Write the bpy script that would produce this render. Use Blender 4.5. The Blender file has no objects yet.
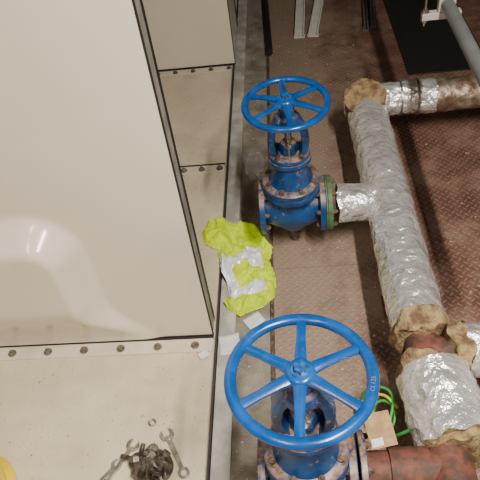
import bpy, bmesh, math, random
from mathutils import Vector, Matrix, noise
random.seed(7)
C=bpy.context.scene.collection
PI=math.pi
# ---------------------------------------------------------------- materials
def newmat(name):
    m=bpy.data.materials.new(name); m.use_nodes=True
    nt=m.node_tree; b=nt.nodes['Principled BSDF']
    return m,nt,b
def N(nt,t,**k):
    n=nt.nodes.new(t)
    for a,v in k.items(): setattr(n,a,v)
    return n
def coords(nt,scale=1.0):
    g=N(nt,'ShaderNodeNewGeometry'); return g.outputs['Position']
def noise_n(nt,vec,scale,detail=4,rough=.55):
    n=N(nt,'ShaderNodeTexNoise'); n.inputs['Scale'].default_value=scale; n.inputs['Detail'].default_value=detail; n.inputs['Roughness'].default_value=rough
    nt.links.new(vec,n.inputs['Vector']); return n.outputs['Fac']
def ramp(nt,fac,stops):
    r=N(nt,'ShaderNodeValToRGB'); e=r.color_ramp.elements
    while len(e)<len(stops): e.new(.5)
    for i,(p,c) in enumerate(stops):
        e[i].position=p; e[i].color=(c[0],c[1],c[2],1) if hasattr(c,'__len__') else (c,c,c,1)
    nt.links.new(fac,r.inputs['Fac']); return r.outputs['Color']
def mix(nt,fac,a,b):
    m=N(nt,'ShaderNodeMix',data_type='RGBA')
    for i,v in ((0,fac),(6,a),(7,b)):
        if isinstance(v,(tuple,list)): m.inputs[i].default_value=(v[0],v[1],v[2],1)
        elif isinstance(v,(int,float)): m.inputs[i].default_value=v
        else: nt.links.new(v,m.inputs[i])
    return m.outputs[2]
def bump(nt,b,h,strength=.3,dist=.002):
    n=N(nt,'ShaderNodeBump'); n.inputs['Strength'].default_value=strength; n.inputs['Distance'].default_value=dist
    nt.links.new(h,n.inputs['Height']); nt.links.new(n.outputs['Normal'],b.inputs['Normal'])
def M(name,col,rough=.5,metal=0,var=.0,vscale=8,bmp=0,bscale=200,col2=None,cut=(.4,.6),bdist=.002):
    m,nt,b=newmat(name); p=coords(nt)
    b.inputs['Roughness'].default_value=rough; b.inputs['Metallic'].default_value=metal
    f=noise_n(nt,p,vscale)
    c2=col2 if col2 else tuple(max(0,x*(1-var)) for x in col)
    c=ramp(nt,f,[(cut[0],c2),(cut[1],col)])
    nt.links.new(c,b.inputs['Base Color'])
    if bmp: bump(nt,b,noise_n(nt,p,bscale),bmp,bdist)
    return m
CREAM=M('cream_paint',(.72,.65,.55),.17,0,.05,2.5,.03,30)
CREAMF=M('cream_flange_paint',(.66,.59,.47),.4,0,.12,12,.05,30)
TRAYM=None
def tray_mat():
    m,nt,b=newmat('cream_tray_paint'); p=coords(nt)
    f=ramp(nt,noise_n(nt,p,5,6),[(.35,(.54,.47,.345)),(.65,(.67,.595,.45))])
    st=ramp(nt,noise_n(nt,p,2.6,7,.65),[(.52,0),(.66,.45)])
    f=mix(nt,st,f,(.42,.34,.23))
    sp=ramp(nt,noise_n(nt,p,90,3),[(.66,0),(.72,1)])
    c=mix(nt,sp,f,(.22,.17,.11)); nt.links.new(c,b.inputs['Base Color']); b.inputs['Roughness'].default_value=.4
    bump(nt,b,noise_n(nt,p,25),.08)
    return m
TRAYM=tray_mat()
def blue_mat():
    m,nt,b=newmat('blue_enamel'); p=coords(nt)
    base=ramp(nt,noise_n(nt,p,14,4),[(.35,(.003,.045,.19)),(.65,(.006,.085,.34))])
    chip=ramp(nt,noise_n(nt,p,70,5,.7),[(.65,0),(.70,1)])
    c=mix(nt,chip,base,(.13,.07,.04)); nt.links.new(c,b.inputs['Base Color'])
    b.inputs['Roughness'].default_value=.22
    bump(nt,b,noise_n(nt,p,120),.12,.001); return m
BLUE=blue_mat()
def blue_dusty():
    m,nt,b=newmat('blue_enamel_dusty'); p=coords(nt)
    base=ramp(nt,noise_n(nt,p,14,4),[(.35,(.003,.030,.11)),(.65,(.005,.062,.22))])
    g=N(nt,'ShaderNodeNewGeometry'); s=N(nt,'ShaderNodeSeparateXYZ'); nt.links.new(g.outputs['Normal'],s.inputs[0])
    up=ramp(nt,s.outputs['Z'],[(.5,0),(.9,1)])
    d=ramp(nt,noise_n(nt,p,38,5,.7),[(.36,0),(.50,1)])
    mu=N(nt,'ShaderNodeMath',operation='MULTIPLY'); nt.links.new(up,mu.inputs[0]); nt.links.new(d,mu.inputs[1])
    ch=ramp(nt,noise_n(nt,p,33,6,.7),[(.59,0),(.65,.9)])
    mm=N(nt,'ShaderNodeMath',operation='MAXIMUM'); nt.links.new(mu.outputs[0],mm.inputs[0]); nt.links.new(ch,mm.inputs[1])
    m3=N(nt,'ShaderNodeMath',operation='MULTIPLY'); nt.links.new(mm.outputs[0],m3.inputs[0]); m3.inputs[1].default_value=.9
    dc=ramp(nt,noise_n(nt,p,50,5,.7),[(.4,(.13,.075,.045)),(.6,(.33,.22,.14))])
    c=mix(nt,m3.outputs[0],base,dc)
    nt.links.new(c,b.inputs['Base Color']); b.inputs['Roughness'].default_value=.38
    bump(nt,b,noise_n(nt,p,120),.25,.0015); return m
BLUED=blue_dusty()
def foil_mat():
    m,nt,b=newmat('foil_lagging'); p=coords(nt)
    v=N(nt,'ShaderNodeTexVoronoi'); v.inputs['Scale'].default_value=24
    n0=N(nt,'ShaderNodeTexNoise'); n0.inputs['Scale'].default_value=9; n0.inputs['Detail'].default_value=5
    nt.links.new(p,n0.inputs['Vector'])
    mv=N(nt,'ShaderNodeMix',data_type='VECTOR'); mv.inputs[0].default_value=.18
    nt.links.new(p,mv.inputs[4]); nt.links.new(n0.outputs['Color'],mv.inputs[5]); nt.links.new(mv.outputs[1],v.inputs['Vector'])
    ad=N(nt,'ShaderNodeMath',operation='ADD'); nt.links.new(v.outputs['Distance'],ad.inputs[0]); nt.links.new(noise_n(nt,p,24,5,.62),ad.inputs[1])
    c=ramp(nt,noise_n(nt,p,18,5),[(.3,(.72,.72,.73)),(.6,(.97,.97,.99))])
    st=ramp(nt,noise_n(nt,p,11,6,.7),[(.65,0),(.73,.7)])
    c=mix(nt,st,c,(.25,.18,.12))
    nt.links.new(c,b.inputs['Base Color']); b.inputs['Metallic'].default_value=.72; b.inputs['Roughness'].default_value=.24
    bump(nt,b,ad.outputs[0],.62,.016); return m
FOIL=foil_mat()
INSUL=M('phenolic_insulation',(.36,.26,.13),.95,0,0,30,.9,90,(.13,.075,.04),(.35,.6),.008)
RUST=M('red_oxide_pipe',(.17,.055,.035),.7,0,0,25,.5,120,(.06,.03,.022),(.4,.62))
RUSTB=M('rusty_steel',(.20,.13,.09),.6,.4,0,60,.4,200,(.08,.05,.04),(.4,.6))
FITM=M('oily_steel',(.17,.145,.12),.42,.5,0,45,.4,200,(.05,.04,.03),(.4,.6))
STEEL=M('worn_steel',(.42,.40,.37),.35,.85,.4,40)
BOLTM=M('zinc_bolt',(.26,.23,.19),.45,.5,.5,80)
BLACK=M('black_rubber',(.012,.012,.012),.6,0,.2,20)
DARK=M('dark_steel',(.03,.028,.027),.6,.2,.3,12,.2)
SEAL=M('dark_sealant',(.05,.045,.04),.7,0,.3,12,.2)
EDGE=M('panel_edge_grey',(.30,.27,.235),.6,0,.3,14,.1)
GREEN=M('green_gasket',(.06,.17,.07),.6,0,0,50,0,100,(.10,.08,.05),(.42,.5))
WHITE=M('white_plastic',(.45,.43,.40),.4,0,.1,12)
PAPER=M('paper',(.75,.76,.78),.8,0,.12,30)
CARD=M('tan_card',(.45,.28,.14),.8,0,.3,40)
GREYP=M('grey_pipe_paint',(.17,.185,.19),.4,.1,.2,12)
HATM=M('yellow_plastic',(.75,.55,.01),.35,0,.1,10)
WIREG=M('green_wire',(.05,.36,.06),.4,0,.2,50)
WIREY=M('yellow_wire',(.55,.55,.03),.4,0,.2,50)
WALLM=M('wall_paint',(.25,.22,.19),.8,0,.2,3,.1,40)
CEILM=M('ceiling_paint',(.35,.33,.30),.8,0,.1,3)
def concrete():
    m,nt,b=newmat('concrete_dusty'); p=coords(nt)
    a=ramp(nt,noise_n(nt,p,9,8,.65),[(.3,(.13,.11,.09)),(.5,(.23,.205,.17)),(.7,(.34,.31,.26))])
    sp=ramp(nt,noise_n(nt,p,140,3),[(.64,0),(.70,1)])
    c=mix(nt,sp,a,(.45,.43,.38)); nt.links.new(c,b.inputs['Base Color']); b.inputs['Roughness'].default_value=.85
    bump(nt,b,noise_n(nt,p,80,6),.4,.003); return m
CONC=concrete()
def chequer():
    m,nt,b=newmat('chequer_plate'); p=coords(nt)
    mp=N(nt,'ShaderNodeMapping'); mp.inputs['Rotation'].default_value=(0,0,PI/4); mp.inputs['Scale'].default_value=(42,42,42)
    nt.links.new(p,mp.inputs['Vector'])
    s=N(nt,'ShaderNodeSeparateXYZ'); nt.links.new(mp.outputs[0],s.inputs[0])
    sw=N(nt,'ShaderNodeSeparateXYZ'); nt.links.new(p,sw.inputs[0])
    def mt(op,a,b2=None,c2=None):
        n=N(nt,'ShaderNodeMath',operation=op)
        for i,v in enumerate((a,b2,c2)):
            if v is None: continue
            if isinstance(v,(int,float)): n.inputs[i].default_value=v
            else: nt.links.new(v,n.inputs[i])
        return n.outputs[0]
    fx=mt('SUBTRACT',mt('FRACT',s.outputs['X']),.5); fy=mt('SUBTRACT',mt('FRACT',s.outputs['Y']),.5)
    par=mt('PINGPONG',mt('ADD',mt('FLOOR',s.outputs['X']),mt('FLOOR',s.outputs['Y'])),1)
    ip=mt('SUBTRACT',1,par)
    a=mt('ADD',mt('MULTIPLY',fx,par),mt('MULTIPLY',fy,ip)); c=mt('ADD',mt('MULTIPLY',fy,par),mt('MULTIPLY',fx,ip))
    e=mt('ADD',mt('POWER',mt('ABSOLUTE',mt('DIVIDE',a,.50)),2),mt('POWER',mt('ABSOLUTE',mt('DIVIDE',c,.17)),2))
    bar=mt('SUBTRACT',1,mt('MINIMUM',e,1))
    barm=mt('MINIMUM',mt('MULTIPLY',bar,3),1)
    red=ramp(nt,noise_n(nt,p,6,7,.65),[(.3,(.060,.032,.024)),(.5,(.13,.066,.047)),(.68,(.22,.14,.105))])
    near=mt('MULTIPLY',mt('SUBTRACT',.42,sw.outputs['X']),1.1)
    dn=mt('ADD',noise_n(nt,p,3.1,8,.7),mt('MULTIPLY',mt('MINIMUM',mt('MAXIMUM',near,-.2),.5),.45))
    dust=ramp(nt,dn,[(.44,0),(.66,.75)])
    c1=mix(nt,dust,red,(.31,.25,.19))
    worn=mt('MULTIPLY',barm,.42)
    c2=mix(nt,worn,c1,(.38,.21,.175))
    sp=ramp(nt,noise_n(nt,p,110,3),[(.66,0),(.70,.8)])
    c3=mix(nt,sp,c2,(.42,.38,.32))
    nt.links.new(c3,b.inputs['Base Color']); b.inputs['Roughness'].default_value=.5
    h=mt('ADD',bar,mt('MULTIPLY',noise_n(nt,p,60),.3))
    bump(nt,b,h,.7,.003); return m
CHEQ=chequer()
def hivis():
    m,nt,b=newmat('hivis_fabric'); p=coords(nt)
    c=ramp(nt,noise_n(nt,p,20,4),[(.3,(.40,.52,.0)),(.7,(.62,.78,.0))])
    nt.links.new(c,b.inputs['Base Color']); b.inputs['Roughness'].default_value=.8; b.inputs['Specular IOR Level'].default_value=.1
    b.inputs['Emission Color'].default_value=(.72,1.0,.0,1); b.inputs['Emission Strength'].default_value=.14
    bump(nt,b,noise_n(nt,p,400),.3,.001); return m
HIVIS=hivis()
TAPE=M('reflective_tape',(.90,.93,1.0),.28,.15,.10,30,.1,300)
def plastic():
    m,nt,b=newmat('clear_polythene'); b.inputs['Base Color'].default_value=(.7,.7,.7,1); b.inputs['Roughness'].default_value=.12
    b.inputs['Alpha'].default_value=.16; return m
POLY=plastic()
# ---------------------------------------------------------------- mesh helpers
def link(o,parent=None):
    C.objects.link(o)
    if parent: o.parent=parent
    return o
def empty(name,loc=(0,0,0)):
    e=bpy.data.objects.new(name,None); e.location=loc; e.empty_display_size=.1; C.objects.link(e); return e
def obj(name,bm,mats,parent=None,smooth=True,loc=(0,0,0),bevel=0,angle=35):
    me=bpy.data.meshes.new(name); bmesh.ops.recalc_face_normals(bm,faces=bm.faces[:]); bm.to_mesh(me); bm.free()
    for m in (mats if isinstance(mats,(list,tuple)) else [mats]): me.materials.append(m)
    o=bpy.data.objects.new(name,me); o.location=loc; link(o,parent)
    if bevel:
        md=o.modifiers.new('b','BEVEL'); md.width=bevel; md.segments=2; md.limit_method='ANGLE'; md.angle_limit=math.radians(40)
    if smooth:
        for p in me.polygons: p.use_smooth=True
        try: me.set_sharp_from_angle(angle=math.radians(angle))
        except Exception: pass
    return o
def axis_mat(p0,p1):
    d=(Vector(p1)-Vector(p0)); q=Vector((0,0,1)).rotation_difference(d.normalized())
    return Matrix.Translation((Vector(p0)+Vector(p1))/2) @ q.to_matrix().to_4x4(), d.length
def cyl(bm,p0,p1,r0,r1=None,seg=32,mi=0,cap=True):
    if r1 is None: r1=r0
    mat,L=axis_mat(p0,p1)
    r=bmesh.ops.create_cone(bm,cap_ends=cap,segments=seg,radius1=r0,radius2=r1,depth=L,matrix=mat)
    fs={f for v in r['verts'] for f in v.link_faces}
    for f in fs: f.material_index=mi
    return r['verts']
def box(bm,lo,hi,mi=0,rot=None):
    c=[(a+b)/2 for a,b in zip(lo,hi)]; s=[b-a for a,b in zip(lo,hi)]
    m=Matrix.Translation(c)
    if rot is not None: m=m@rot
    r=bmesh.ops.create_cube(bm,size=1,matrix=m@Matrix.Diagonal((s[0],s[1],s[2],1)))
    for f in {f for v in r['verts'] for f in v.link_faces}: f.material_index=mi
    return r['verts']
def lathe(bm,prof,seg=40,axis='Z',o=(0,0,0),mi=0,sx=1,sy=1):
    rings=[]
    for (r,h) in prof:
        ring=[]
        for i in range(seg):
            a=2*PI*i/seg
            if axis=='Z': v=(r*math.cos(a)*sx,r*math.sin(a)*sy,h)
            else: v=(h,r*math.cos(a),r*math.sin(a))
            ring.append(bm.verts.new(Vector(v)+Vector(o)))
        rings.append(ring)
    for j in range(len(rings)-1):
        for i in range(seg):
            f=bm.faces.new((rings[j][i],rings[j][(i+1)%seg],rings[j+1][(i+1)%seg],rings[j+1][i])); f.material_index=mi
    for ring in (rings[0],rings[-1]):
        try: bm.faces.new(ring).material_index=mi
        except: pass
def torus(bm,c,R,r,S=64,s=14,mi=0,zs=1.0):
    rings=[]
    for i in range(S):
        a=2*PI*i/S; ring=[]
        for j in range(s):
            b=2*PI*j/s; rr=R+r*math.cos(b)
            ring.append(bm.verts.new((c[0]+rr*math.cos(a),c[1]+rr*math.sin(a),c[2]+r*zs*math.sin(b))))
        rings.append(ring)
    for i in range(S):
        for j in range(s):
            f=bm.faces.new((rings[i][j],rings[(i+1)%S][j],rings[(i+1)%S][(j+1)%s],rings[i][(j+1)%s])); f.material_index=mi
def hexbolt(bm,base,dir,r=.009,h=.008,washer=True,mi=0,stud=0):
    b=Vector(base); d=Vector(dir).normalized()
    if washer: cyl(bm,b,b+d*.002,r*1.5,seg=16,mi=mi)
    cyl(bm,b,b+d*(h+.002),r,r*.96,seg=6,mi=mi)
    if stud: cyl(bm,b,b+d*(h+stud),r*.5,seg=10,mi=mi)
# ---------------------------------------------------------------- room shell
def slab(name,lo,hi,mat,bev=0):
    bm=bmesh.new(); box(bm,lo,hi); return obj(name,bm,mat,smooth=False,bevel=bev)
slab('floor',(-2.6,-1.6,-.1),(2.6,5.6,0),CONC)
slab('wall_back',(-2.7,5.6,-.1),(2.7,5.7,3.2),WALLM)
slab('wall_front',(-2.7,-1.7,-.1),(2.7,-1.6,3.2),WALLM)
slab('wall_left',(-2.7,-1.6,-.1),(-2.6,5.6,3.2),WALLM)
slab('wall_right',(2.6,-1.6,-.1),(2.7,5.6,3.2),WALLM)
slab('ceiling',(-2.7,-1.7,3.2),(2.7,5.7,3.3),CEILM)
fp=empty('chequer_plate_flooring')
ys=[-1.5,.42,1.62,2.9,4.2,5.5]
for i in range(5):
    for j,(x0,x1) in enumerate(((-.105,1.1),(1.104,2.5))):
        bm=bmesh.new(); box(bm,(x0,ys[i]+.001,0.0005),(x1,ys[i+1]-.001,.008)); obj('plate_sheet',bm,CHEQ,fp,smooth=False)
bm=bmesh.new(); box(bm,(-.118,-1.5,.0005),(-.108,5.5,.014)); obj('edge_angle',bm,RUSTB,fp,smooth=False)
bm=bmesh.new(); box(bm,(-.312,-1.4,.0005),(-.25,5.4,.012)); obj('kerb_strip',bm,M('kerb_metal',(.52,.50,.46),.55,.0,.35,12,.2),smooth=False,bevel=.002)
# ---------------------------------------------------------------- machine
mc=empty('modular_machine_housing')
T=.06
seg=[(-1.2,1.264),(1.268,2.262),(2.266,3.19),(3.194,5.3)]
for a,b in seg:
    bm=bmesh.new(); box(bm,(-2.2,a,.002),(-.318,b,T)); obj('base_tray',bm,TRAYM,mc,smooth=False,bevel=.006)
    bm=bmesh.new(); box(bm,(-.3175,a,.004),(-.314,b,T-.02)); obj('black_seal',bm,SEAL,mc,smooth=False)
def flange(y,xs):
    bm=bmesh.new(); box(bm,(-2.15,y-.062,T),(-.322,y-.004,T+.005)); obj('bolted_flange',bm,CREAMF,mc,smooth=False,bevel=.002)
    bm=bmesh.new(); box(bm,(-2.15,y-.008,T),(-.320,y+.000,T+.008)); obj('joint_sealant',bm,BLACK,mc,smooth=False)
    bm=bmesh.new()
    for x in xs: hexbolt(bm,(x,y-.036,T+.005),(0,0,1),.0105,.010,stud=.007)
    obj('flange_bolts',bm,BOLTM,mc)
flange(1.264,[-.384-.135*k for k in range(13)])
flange(2.262,[-.345-.085*k for k in range(18)])
flange(3.19,[-.335-.105*k for k in range(15)])
def sstep(t): t=max(0,min(1,t)); return t*t*(3-2*t)
def hump(x,z):
    edge=-.65
    if z<.36: edge+= .18*(1-sstep((z-.02)/.32))**1.6
    dx=(edge-x)
    top=.69
    R=.16
    px,pz=dx,top-z
    if px<R and pz<R: d=R-math.hypot(R-px,R-pz)
    else: d=min(px,pz)
    return .095*sstep(d/.085)*(.10+.90*sstep((z-.075)/.28))
def panel(y,h,thick,name,xr,humped=True):
    bm=bmesh.new(); nx,nz=190,190; x0,x1=-2.15,xr; z0,z1=T+.012,h; grid=[]
    for j in range(nz+1):
        row=[]
        for i in range(nx+1):
            x=x0+(x1-x0)*(i/nx)
            z=z0+(z1-z0)*(j/nz)**1.5
            row.append(bm.verts.new((x,y-(hump(x,z) if humped else 0),z)))
        grid.append(row)
    for j in range(nz):
        for i in range(nx): bm.faces.new((grid[j][i],grid[j][i+1],grid[j+1][i+1],grid[j+1][i]))
    obj(name,bm,CREAM,mc,angle=180)
    bm=bmesh.new(); box(bm,(x0,y+.002,z0),(x1-.001,y+thick,h)); obj(name+'_back',bm,CREAM,mc,smooth=False,bevel=.004)
    if humped:
        bm=bmesh.new(); box(bm,(x1-.0012,y+.004,z0-.002),(x1+.0015,y+thick-.004,h)); obj(name+'_edge',bm,EDGE,mc,smooth=False)
    bm=bmesh.new(); box(bm,(x1-.0008,y-.001,z0-.004),(x1+.003,y+.007,h)); box(bm,(x1-.0008,y+thick-.02,z0-.004),(x1+.003,y+thick,h))
    box(bm,(x0,y-.003,z0-.008),(x1+.003,y+.01,z0-.002)); obj(name+'_gasket',bm,BLACK,mc,smooth=False)
panel(1.268,2.35,.08,'moulded_panel',-.322)
panel(3.194,2.35,.5,'rear_panel',-.300,False)
# ---------------------------------------------------------------- valves
def gate_valve(loc,R,rot=0.0,dusty=True,wz=.487,gask=True,lab=False):
    g=empty('gate_valve',loc)
    BM=BLUED if dusty else BLUE
    bm=bmesh.new()
    F=.125
    lathe(bm,[(.066,-F),(.068,-.09),(.082,-.06),(.089,-.02),(.089,.02),(.082,.06),(.068,.09),(.066,F)],axis='X')
    for s in (-1,1):
        x0,x1=sorted((s*F,s*(F-.022)))
        lathe(bm,[(.02,x0),(.104,x0),(.106,x0+.002),(.106,x1-.002),(.104,x1),(.02,x1)],axis='X')
    lathe(bm,[(.02,-.105),(.05,-.10),(.078,-.06),(.090,0),(.088,.05),(.080,.085),(.078,.10)],sx=1,sy=.95)
    lathe(bm,[(.03,.092),(.102,.092),(.106,.095),(.106,.114),(.103,.118),(.03,.118)])
    for a in (PI/4,3*PI/4,5*PI/4,7*PI/4):
        c_,s_=math.cos(a),math.sin(a); box(bm,(.083*c_-.006,.083*s_-.006,-.03),(.083*c_+.006,.083*s_+.006,.094))
    obj('valve_body',bm,BM,g,angle=40)
    bm=bmesh.new()
    lathe(bm,[(.03,.121),(.103,.121),(.106,.124),(.106,.141),(.102,.145),(.082,.150),(.070,.172),(.062,.21),(.058,.233),(.03,.236)])
    lathe(bm,[(.02,.234),(.076,.234),(.078,.237),(.078,.250),(.076,.253),(.02,.253)],seg=40,sy=.85)
    lathe(bm,[(.02,.255),(.072,.255),(.074,.258),(.074,.268),(.072,.271),(.052,.275),(.02,.276)],seg=40,sy=.85)
    obj('bonnet',bm,BM,g,angle=40)
    bm=bmesh.new()
    for s in (-1,1):
        prof=[(.040,.268,.034),(.058,.29,.032),(.062,.33,.028),(.056,.37,.027),(.042,.40,.028),(.030,.425,.030)]
        rings=[]
        for (xc,zc,w) in prof:
            ring=[]
            for (a,b_) in ((-.014,-1),(.010,-.75),(.012,0),(.010,.75),(-.014,1),(-.010,0)):
                ring.append(bm.verts.new((s*(xc+a),b_*w,zc)))
            rings.append(ring)
        for A,B in zip(rings[:-1],rings[1:]):
            for i in range(6): bm.faces.new((A[i],A[(i+1)%6],B[(i+1)%6],B[i]))
        bm.faces.new(rings[0]); bm.faces.new(rings[-1])
    lathe(bm,[(.01,.385),(.036,.388),(.044,.395),(.044,.425),(.038,.433),(.028,.44),(.026,.462),(.01,.463)])
    lathe(bm,[(.01,.275),(.034,.275),(.036,.28),(.036,.308),(.028,.318),(.01,.32)],seg=6)
    obj('yoke',bm,BM,g,bevel=.003,angle=40)
    bm=bmesh.new(); cyl(bm,(0,0,.25),(0,0,wz+.02),.012,seg=20)
    for s in (-1,1):
        cyl(bm,(0,s*.027,.275),(0,s*.027,.35),.005,seg=10); hexbolt(bm,(0,s*.027,.315),(0,0,1),.009,.01)
    obj('stem',bm,STEEL,g)
    bm=bmesh.new()
    for k in range(8):
        a=2*PI*(k+.5)/8
        hexbolt(bm,(.089*math.cos(a),.089*math.sin(a),.145),(0,0,1),.0095,.010,stud=.007)
        hexbolt(bm,(.089*math.cos(a),.089*math.sin(a),.092),(0,0,-1),.0095,.010)
        for s in (-1,1):
            hexbolt(bm,(s*(F-.022),.088*math.cos(a),.088*math.sin(a)),(-s,0,0),.0095,.011,stud=.004)
    for a in (PI/4,3*PI/4,5*PI/4,7*PI/4):
        hexbolt(bm,(.060*math.cos(a),.052*math.sin(a),.271),(0,0,1),.008,.008,stud=.005)
    obj('bonnet_bolts',bm,RUSTB,g)
    bm=bmesh.new(); r=R*.082
    torus(bm,(0,0,wz-.010),R-r,r,zs=.85)
    for k in range(6):
        a=rot+PI/2+k*PI/3; ca,sa=math.cos(a),math.sin(a)
        def P(rad,z,w,t):
            return [(rad*ca-w*sa*s1, rad*sa+w*ca*s1, z+t*s2) for s1,s2 in ((-1,-1),(1,-1),(1.0,.3),(.5,1),(-.5,1),(-1,.3))]
        secs=[P(.012,wz,.015,.007),P(R*.3,wz+.001,.0125,.006),P(R*.6,wz-.004,.0100,.005),P(R-r*1.2,wz-.010,.0115,.006)]
        vs=[[bm.verts.new(q) for q in s_] for s_ in secs]
        for A,B in zip(vs[:-1],vs[1:]):
            for i in range(6): bm.faces.new((A[i],A[(i+1)%6],B[(i+1)%6],B[i]))
        bm.faces.new(vs[0]); bm.faces.new(vs[-1])
    lathe(bm,[(.01,wz-.022),(.028,wz-.020),(.032,wz-.008),(.033,wz+.004),(.030,wz+.011),(.024,wz+.013),(.01,wz+.0135)])
    obj('hand_wheel',bm,BLUE,g,angle=50)
    bm=bmesh.new(); hexbolt(bm,(0,0,wz+.013),(0,0,1),.0135,.011,stud=0); obj('wheel_nut',bm,M('nut_blue',(.03,.14,.42),.3,.2,.5,80),g)
    if lab:
        cu=bpy.data.curves.new('rim_mark','FONT'); cu.body='CI 125'; cu.size=.013; cu.extrude=.0006; cu.align_x='CENTER'; cu.align_y='CENTER'
        cu.materials.append(GREYP); o=bpy.data.objects.new('rim_mark',cu); a=math.radians(-12)
        o.location=((R-r)*math.cos(a),(R-r)*math.sin(a),wz-.010+r*.86); o.rotation_euler=(0,0,a+PI/2); link(o,g)
    if gask:
        bm=bmesh.new(); lathe(bm,[(.02,F+.0005),(.108,F+.0005),(.108,F+.006),(.02,F+.006)],axis='X'); obj('gasket',bm,GREEN,g)
    bm=bmesh.new(); cyl(bm,(0,.03,-loc[2]+.012),(0,.03,-.085),.020,seg=20); obj('support_foot',bm,RUSTB,g)
    return g
AZ=.235
v1=gate_valve((-.012,1.745,AZ),.148,rot=.1,wz=.490)
v1.rotation_euler=(math.radians(4),0,0)
v2=gate_valve((-.012,.685,AZ),.162,rot=-.06,gask=False,wz=.480,lab=True)
def blind(g,s,mat,nb=8):
    bm=bmesh.new(); F=.125
    xs=sorted((s*(F+.007),s*(F+.025)))
    lathe(bm,[(.02,xs[0]),(.104,xs[0]),(.106,xs[0]+.002),(.106,xs[1]-.002),(.104,xs[1]),(.02,xs[1])],axis='X')
    for k in range(nb):
        a=2*PI*(k+.5)/nb; hexbolt(bm,(xs[1] if s>0 else xs[0],.088*math.cos(a),.088*math.sin(a)),(s,0,0),.0095,.011,stud=.006,mi=1)
    return obj('pipe_flange',bm,[mat,RUSTB],g)
blind(v1,1,GREEN); blind(v2,1,BLUED)
# ---------------------------------------------------------------- pipework
pw=empty('insulated_pipework')
def lag(name,p0,p1,r,mat=FOIL,seg=80,amp=.005,rings=None):
    p0=Vector(p0); p1=Vector(p1); d=p1-p0; L=d.length; q=Vector((0,0,1)).rotation_difference(d.normalized())
    n=max(4,int(L/.009)); bm=bmesh.new(); R=[]
    for j in range(n+1):
        t=j/n*L; ring=[]
        for i in range(seg):
            a=2*PI*i/seg; w=Vector((math.cos(a)*r,math.sin(a)*r,t)); wp=p0+q@w
            rr=r+amp*(noise.noise(wp*14)+.5*noise.noise(wp*45)+.40*(1-2*abs(noise.noise(wp*24))))
            rr+= -.0025*max(0,1-abs(((t+.03)%.27)-.135)/.012)
            v=p0+q@Vector((math.cos(a)*rr,math.sin(a)*rr,t+(amp*1.5*noise.noise(wp*25+Vector((3,3,3))) if j in(0,n) else 0)))
            ring.append(bm.verts.new(v))
        R.append(ring)
    for j in range(n):
        for i in range(seg): bm.faces.new((R[j][i],R[j][(i+1)%seg],R[j+1][(i+1)%seg],R[j+1][i]))
    for ring in (R[0],R[-1]):
        f=bm.faces.new(ring); f.material_index=1
    return obj(name,bm,[mat,INSUL],pw,angle=60)
PX=.345
lag('main_lagging',(PX,2.43,AZ),(PX+.012,1.13,AZ),.086)
lag('branch_lagging',(.158,1.735,AZ),(.31,1.735,AZ),.074)
lag('torn_end',(PX+.014,1.15,AZ),(PX+.02,1.085,AZ),.082,INSUL,amp=.022)
bm=bmesh.new(); cyl(bm,(PX+.01,1.15,AZ),(PX+.01,.1,AZ),.052,seg=40)
cyl(bm,(PX+.01,1.04,AZ),(.46,1.04,AZ),.05,seg=40); cyl(bm,(PX,.685,AZ),(.142,.685,AZ),.052,seg=40)
cyl(bm,(PX+.01,.775,AZ),(PX+.01,.605,AZ),.060,seg=40)
cyl(bm,(.30,.685,AZ),(.20,.685,AZ),.060,seg=40)
obj('red_oxide_pipe_section',bm,RUST,pw)
lag('side_torn_end',(.425,1.045,AZ),(.475,1.045,AZ),.080,INSUL,amp=.022)
lag('side_lagging',(.47,1.045,AZ),(1.6,1.06,AZ),.079)
lag('lower_torn_end',(PX+.012,1.0,AZ),(PX+.014,.955,AZ),.086,INSUL,amp=.022)
lag('lower_lagging',(PX+.018,.965,AZ+.004),(PX+.04,.745,AZ+.002),.103,amp=.009)
lag('lower_end_ring',(PX+.035,.765,AZ),(PX+.035,.725,AZ),.088,INSUL,amp=.014)
lag('near_lagging',(PX+.02,.60,AZ),(PX+.02,.0,AZ),.09)
lag('elbow_block',(PX-.002,2.385,AZ-.03),(PX-.012,2.40-.065,AZ+.088),.090,INSUL,amp=.006)
lag('elbow_wrap',(PX,2.40,AZ-.03),(PX-.008,2.40-.035,AZ+.06),.094,FOIL,amp=.005)
lag('cross_lagging',(PX+.05,2.43,AZ),(.66,2.43,AZ),.077)
lag('cross_lagging_shaded',(.655,2.43,AZ),(2.4,2.43,AZ),.074,M('shade_tinted_foil_lagging',(.42,.36,.30),.45,.6,.0,18,.6,40,(.20,.13,.09),(.40,.62),.01),amp=.006)  # outer run of the foil, brownish shadow tinted into its colour
bm=bmesh.new()
for x in (.50,.575): 
    lathe(bm,[(.078,x),(.083,x+.001),(.083,x+.009),(.078,x+.01)],axis='X',o=(0,2.43,AZ))
obj('lagging_bands',bm,STEEL,pw)
bm=bmesh.new()
for (x,y) in ((PX,2.1),(PX,1.4),(1.6,2.43),(PX+.02,.35),(1.2,1.05)):
    cyl(bm,(x,y,.009),(x,y,AZ-.07),.018,seg=16); box(bm,(x-.05,y-.05,.009),(x+.05,y+.05,.017))
obj('pipe_support_posts',bm,RUSTB,pw)
gp=empty('overhead_conduit_pipe')
bm=bmesh.new(); cyl(bm,(.585,1.1,.80),(.585,5.55,.80),.024,seg=28); cyl(bm,(.585,2.6,.80),(.585,2.68,.80),.029,seg=28)
obj('pipe_run',bm,GREYP,gp)
bm=bmesh.new(); box(bm,(.50,2.13,.745),(.64,2.16,.772)); box(bm,(.555,2.13,.772),(.615,2.16,.826)); obj('strut_bracket',bm,WHITE,gp,smooth=False,bevel=.003)
bm=bmesh.new()
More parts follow.
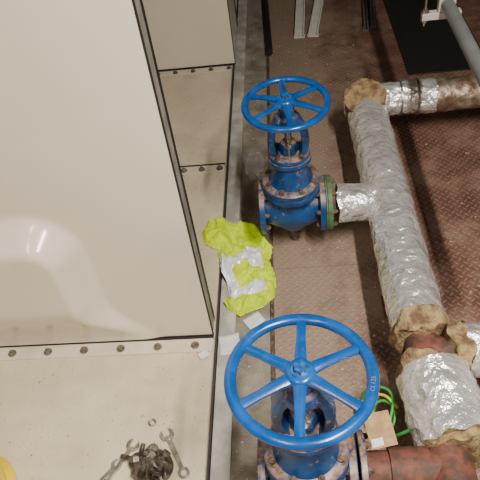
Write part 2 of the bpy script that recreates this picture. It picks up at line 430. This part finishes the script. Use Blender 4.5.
for x in (.512,): cyl(bm,(x,2.145,.72),(x,2.145,3.19),.004,seg=12); hexbolt(bm,(x,2.145,.772),(0,0,1),.01,.01); hexbolt(bm,(x,2.145,.745),(0,0,-1),.01,.01)
obj('threaded_rods',bm,STEEL,gp)
# ---------------------------------------------------------------- hi-vis vest
def inpoly(x,y,P):
    c=False; j=len(P)-1
    for i in range(len(P)):
        if (P[i][1]>y)!=(P[j][1]>y) and x<(P[j][0]-P[i][0])*(y-P[i][1])/(P[j][1]-P[i][1])+P[i][0]: c=not c
        j=i
    return c
def dpoly(x,y,P):
    m=9
    for i in range(len(P)):
        a=Vector(P[i]);b=Vector(P[(i+1)%len(P)]);p=Vector((x,y)); t=max(0,min(1,(p-a).dot(b-a)/(b-a).length_squared)); m=min(m,(p-a-(b-a)*t).length)
    return m
VP=[(-.395,1.800),(-.375,1.855),(-.33,1.885),(-.28,1.89),(-.22,1.885),(-.165,1.865),(-.150,1.80),(-.105,1.74),(-.115,1.66),(-.10,1.56),(-.105,1.47),(-.15,1.42),(-.235,1.385),(-.295,1.44),(-.275,1.50),(-.315,1.60),(-.325,1.66),(-.31,1.69),(-.345,1.70),(-.38,1.735)]
TP=[[(-.345,1.625),(-.20,1.715),(-.185,1.670),(-.315,1.580)],
    [(-.335,1.61),(-.280,1.63),(-.215,1.49),(-.265,1.455)],
    [(-.215,1.735),(-.160,1.725),(-.145,1.615),(-.200,1.61)],
    [(-.265,1.470),(-.235,1.515),(-.140,1.545),(-.135,1.495)]]
bm=bmesh.new(); st=.0036; vm={}
def sup(x): return .014+.052*sstep((-.27-x)/.05)
def ridge(p): return max(0,1-abs(noise.noise(p))*3.6)
def vz(x,y):
    d=dpoly(x,y,VP); e=sstep(d/.014)
    wx=x+.02*noise.noise(Vector((x*14,y*14,7))); wy=y+.02*noise.noise(Vector((x*14,y*14,2)))
    return sup(x)+e*(.007+.016*ridge(Vector((wx*9+wy*4,wy*7,1.3)))+.014*ridge(Vector((wx*19-wy*7,wy*10+wx*8,4.1)))+.006*ridge(Vector((wx*36,wy*32,8))))
nx=int(.34/st); ny=int(.56/st)
for i in range(nx):
    for j in range(ny):
        x=-.425+i*st; y=1.37+j*st
        if inpoly(x+st/2,y+st/2,VP):
            q=[]
            for a,b in ((i,j),(i+1,j),(i+1,j+1),(i,j+1)):
                if (a,b) not in vm:
                    X=-.425+a*st; Y=1.37+b*st
                    vm[(a,b)]=bm.verts.new((X+.012*noise.noise(Vector((X*14,Y*14,0))),Y+.012*noise.noise(Vector((X*14,Y*14,9))),vz(X,Y)))
                q.append(vm[(a,b)])
            f=bm.faces.new(q)
            if any(inpoly(x,y,t) for t in TP): f.material_index=1
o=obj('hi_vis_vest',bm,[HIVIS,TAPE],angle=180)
# ---------------------------------------------------------------- spanners, fittings pile, nut, hat
def spanner(loc,ang,L=.17,s=1.0,z=T):
    bm=bmesh.new(); t=.0035*s
    def ext(P,h0,h1):
        lo=[bm.verts.new((x,y,h0)) for x,y in P]; hi=[bm.verts.new((x,y,h1)) for x,y in P]
        n=len(P)
        for i in range(n): bm.faces.new((lo[i],lo[(i+1)%n],hi[(i+1)%n],hi[i]))
        bm.faces.new(lo[::-1]); bm.faces.new(hi)
    R=.017*s
    jaw=[]
    for k in range(4,21):
        a=math.radians(15+ (k-4)*(360-60)/16 +15); jaw.append((R*math.cos(a),R*math.sin(a)))
    jaw+= [(R*.75,-.0085*s),(-.004*s,-.0085*s),(-.007*s,0),(-.004*s,.0085*s),(R*.75,.0085*s)]
    ext(jaw,-t,t)
    ext([(-R*.8,.006*s),(-L+.012,.0045*s),(-L+.012,-.0045*s),(-R*.8,-.006*s)],-t*.7,t*.7)
    S=24; ro,ri=.0135*s,.008*s; rg=[]
    for k in range(S):
        a=2*PI*k/S; c,sn=math.cos(a),math.sin(a)
        rg.append([bm.verts.new((-L+r*c,r*sn,h)) for r,h in ((ro,-t),(ro,t),(ri,t),(ri,-t))])
    for k in range(S):
        for m_ in range(4): bm.faces.new((rg[k][m_],rg[(k+1)%S][m_],rg[(k+1)%S][(m_+1)%4],rg[k][(m_+1)%4]))
    o=obj('combination_spanner',bm,STEEL,bevel=.0008,angle=30); o.location=(loc[0],loc[1],z+t+.0008); o.rotation_euler=(0,0,ang); return o
spanner((-.448,.893),math.radians(118),.14,1.3)
spanner((-.553,.862),math.radians(62),.14,1.2,T)
spanner((-.595,.80),math.radians(50),.13,1.0,T)
bm=bmesh.new()
torus(bm,(0,0,.003),.0105,.0032,S=24,s=8); o=obj('steel_washer',bm,STEEL,loc=(-.502,.938,T+.0))
bm=bmesh.new()
for k in range(34):
    a=random.random()*2*PI; rr=.062*math.sqrt(random.random()); hz=.05*(1-(rr/.07)**2)*random.random()
    p=Vector((rr*math.cos(a),rr*math.sin(a)*.9,.014+hz)); d=Vector((random.uniform(-1,1),random.uniform(-1,1),random.uniform(-.2,1))).normalized()
    c_=random.random()
    if c_<.4:
        hexbolt(bm,p,d,.014,.011,False); q=p-d*.04
        if q.z>.006: cyl(bm,p,q,.0075,seg=12)
    elif c_<.8:
        r0=random.uniform(.014,.020); h_=r0*.45
        cyl(bm,p-d*h_,p+d*h_,r0,seg=6); cyl(bm,p-d*(h_+.001),p+d*(h_+.001),r0*.7,seg=16); cyl(bm,p-d*(h_+.0015),p+d*(h_+.0015),r0*.5,seg=12,mi=1)
    else:
        r0=random.uniform(.018,.026)
        cyl(bm,p-d*.002,p+d*.002,r0,seg=24); cyl(bm,p-d*.0024,p+d*.0024,r0*.5,seg=16,mi=1)
for v in bm.verts: v.co.z=max(v.co.z,.001)
lathe(bm,[(.066,0),(.062,.018),(.046,.036),(.02,.045),(.01,.046)],seg=24,sy=.9)
obj('pile_of_bolts_and_nuts',bm,[FITM,BLACK],loc=(-.482,.788,T+.001),angle=30)
g=empty('safety_helmet',(-1.045,.72,T))
bm=bmesh.new(); prof=[]
for k in range(14):
    a=PI/2*k/13; prof.append((.108*math.cos(a)+.002,.02+.12*math.sin(a)))
lathe(bm,prof,seg=48,sx=1.15,sy=1); obj('shell',bm,HATM,g)
bm=bmesh.new(); lathe(bm,[(.10,.008),(.128,.004),(.130,.008),(.112,.024)],seg=48,sx=1.15)
lathe(bm,[(.02,.138),(.02,.143),(.012,.146)],seg=16,sx=4,sy=.6); obj('brim',bm,HATM,g)
# ---------------------------------------------------------------- papers, trunking, bag, tag, wires
def sheet(name,c,w,h,ang,mat,z=.013,curl=.006):
    bm=bmesh.new(); n=8; G=[]
    for i in range(n+1):
        r_=[]
        for j in range(n+1):
            u=(i/n-.5)*w; v=(j/n-.5)*h; r_.append(bm.verts.new((u,v,curl*(abs(2*u/w)**2)*(.5+.5*noise.noise(Vector((u*30,v*30,c[0]*10)))))))
        G.append(r_)
    for i in range(n):
        for j in range(n): bm.faces.new((G[i][j],G[i+1][j],G[i+1][j+1],G[i][j+1]))
    o=obj(name,bm,mat,angle=180); o.location=(c[0],c[1],z); o.rotation_euler=(0,0,ang)
    md=o.modifiers.new('t','SOLIDIFY'); md.thickness=.0006; return o
sheet('paper_scrap',(-.182,1.372),.07,.055,.6,PAPER,.003)
sheet('paper_scrap',(-.268,1.262),.075,.085,.15,PAPER,.0135)
sheet('paper_scrap',(-.350,1.185),.035,.028,.6,PAPER,T+.008,.003)
def trunk(name,p0,p1,w,h,mat):
    p0=Vector((*p0,.009)); p1=Vector((*p1,.009)); d=p1-p0; L=d.length
    bm=bmesh.new(); box(bm,(-w/2,0,0),(w/2,L,.004)); box(bm,(-w/2,0,0),(-w/2+.003,L,h)); box(bm,(w/2-.003,0,0),(w/2,L,h)); box(bm,(-w/2,0,h-.003),(-w/2+.012,L,h)); box(bm,(w/2-.012,0,h-.003),(w/2,L,h))
    o=obj(name,bm,mat,smooth=False); o.location=p0; o.rotation_euler=(0,0,math.atan2(d.y,d.x)-PI/2); return o
TR=M('trunking_plastic',(.72,.71,.67),.5,0,.12,12)
trunk('plastic_trunking_length',(.088,3.55),(.145,4.45),.068,.022,TR)
trunk('plastic_trunking_length',(.172,3.55),(.30,4.40),.068,.022,TR)
trunk('steel_channel_length',(.500,3.56),(.60,4.6),.035,.03,M('galv',(.25,.25,.25),.5,.6,.3,20))
trunk('steel_channel_length',(.548,3.60),(.655,4.6),.035,.03,M('galv2',(.35,.35,.35),.5,.6,.3,20))
bm=bmesh.new(); cyl(bm,(-.10,3.35,.035),(-.15,5.0,.035),.02,seg=20); obj('black_hose',bm,BLACK)
bm=bmesh.new(); box(bm,(.66,3.0,.009),(1.09,5.2,.016)); obj('painted_shade_patch',bm,BLACK,smooth=False,bevel=.002)  # near-black sheet laid in to paint the unlit patch of floor
bm=bmesh.new(); bmesh.ops.create_icosphere(bm,subdivisions=5,radius=1)
for v in bm.verts:
    n=noise.noise(v.co*2.2)+.5*(1-abs(noise.noise(v.co*5))*2); k=1+.35*n
    v.co=Vector((v.co.x*.040*k,v.co.y*.085*k,max(.0,.03+v.co.z*.032*k)))
obj('crumpled_plastic_bag',bm,POLY,loc=(-.185,2.27,.002),angle=180)
def wire(name,pts,r,mat):
    cu=bpy.data.curves.new(name,'CURVE'); cu.dimensions='3D'; cu.bevel_depth=r; cu.bevel_resolution=4; cu.resolution_u=16
    s=cu.splines.new('BEZIER'); s.bezier_points.add(len(pts)-1)
    for b,p in zip(s.bezier_points,pts): b.co=p; b.handle_left_type=b.handle_right_type='AUTO'
    cu.materials.append(mat); o=bpy.data.objects.new(name,cu); return o
wg=empty('earth_bonding_cable')
for n_,pts,m_ in (('green_strand',[(.16,.98,.02),(.19,.985,.14),(.245,.955,.17),(.235,.87,.16),(.215,.83,.13),(.24,.80,.2),(.27,.79,.25)],WIREG),
                  ('yellow_strand',[(.15,.96,.02),(.18,.96,.13),(.225,.95,.16),(.26,.90,.17)],WIREY),
                  ('loop_strand',[(.19,.90,.10),(.205,.94,.13),(.24,.93,.15),(.25,.88,.15),(.22,.85,.12),(.19,.86,.10)],WIREG)):
    link(wire(n_,pts,.0045,m_),wg)
tg=empty('cardboard_label',(.182,.760,.315)); tg.rotation_euler=(.25,-.1,.15)
bm=bmesh.new(); box(bm,(-.034,-.045,0),(.034,.045,.0015)); obj('card',bm,CARD,tg,smooth=False)
bm=bmesh.new(); box(bm,(-.03,-.040,.0017),(.0,-.02,.0022)); obj('printed_patch',bm,PAPER,tg,smooth=False)
bm=bmesh.new()
for k in range(420):
    x=random.choice([random.uniform(-.24,-.12),random.uniform(-.09,1.0),random.uniform(-.09,.3)]); y=random.uniform(.7,4.6); s=random.uniform(.0015,.006)
    z=(.009 if x>-.1 else .001)
    bmesh.ops.create_icosphere(bm,subdivisions=1,radius=s,matrix=Matrix.Translation((x,y,z+s*.4))@Matrix.Rotation(random.random()*3,4,'Z')@Matrix.Diagonal((1,random.uniform(.5,1),.5,1)))
obj('floor_debris',bm,M('debris',(.50,.45,.38),.9,0,.5,90),smooth=False)
# ---------------------------------------------------------------- lights
def tube(name,x,y0,y1,power,z=3.0,w_=.06):
    g=empty(name)
    bm=bmesh.new(); box(bm,(x-.07,y0,z+.06),(x+.07,y1,z+.2)); obj('fitting_body',bm,WHITE,g,smooth=False,bevel=.005)
    m,nt,b=newmat('tube_glow'); b.inputs['Emission Color'].default_value=(1,.90,.76,1); b.inputs['Emission Strength'].default_value=3
    bm=bmesh.new(); cyl(bm,(x,y0+.03,z+.03),(x,y1-.03,z+.03),.015,seg=16); obj('tube',bm,m,g)
    ld=bpy.data.lights.new(name+'_lamp','AREA'); ld.shape='RECTANGLE'; ld.size=w_; ld.size_y=y1-y0; ld.energy=power; ld.color=(1,.92,.80)
    lo=bpy.data.objects.new('lamp',ld); lo.location=(x,(y0+y1)/2,z); link(lo,g)
tube('added_fill_lamp',.66,-.5,.6,150,2.75)
tube('added_fill_lamp',-.7,-1.2,.2,34)  # fill light added behind the camera, no known fitting there
w=bpy.data.worlds.new('World'); bpy.context.scene.world=w; w.use_nodes=True
w.node_tree.nodes['Background'].inputs[0].default_value=(.9,.85,.8,1); w.node_tree.nodes['Background'].inputs[1].default_value=.12
# ---------------------------------------------------------------- camera
cd=bpy.data.cameras.new('camera'); cd.lens=45; cd.sensor_width=36; cd.clip_start=.02
co=bpy.data.objects.new('camera',cd); C.objects.link(co)
Xw=Vector((0.9935,-0.0615,-0.0958));Yw=Vector((0.0241,-0.7088,0.7050));Zw=Vector((-0.1113,-0.7027,-0.7027))
right=Vector((Xw.x,Yw.x,Zw.x)).normalized(); back=-Vector((Xw.z,Yw.z,Zw.z)).normalized(); up=back.cross(right).normalized(); right=up.cross(back)
m=Matrix(((right.x,up.x,back.x,0),(right.y,up.y,back.y,0),(right.z,up.z,back.z,1.8),(0,0,0,1)))
co.matrix_world=m
bpy.context.scene.camera=co
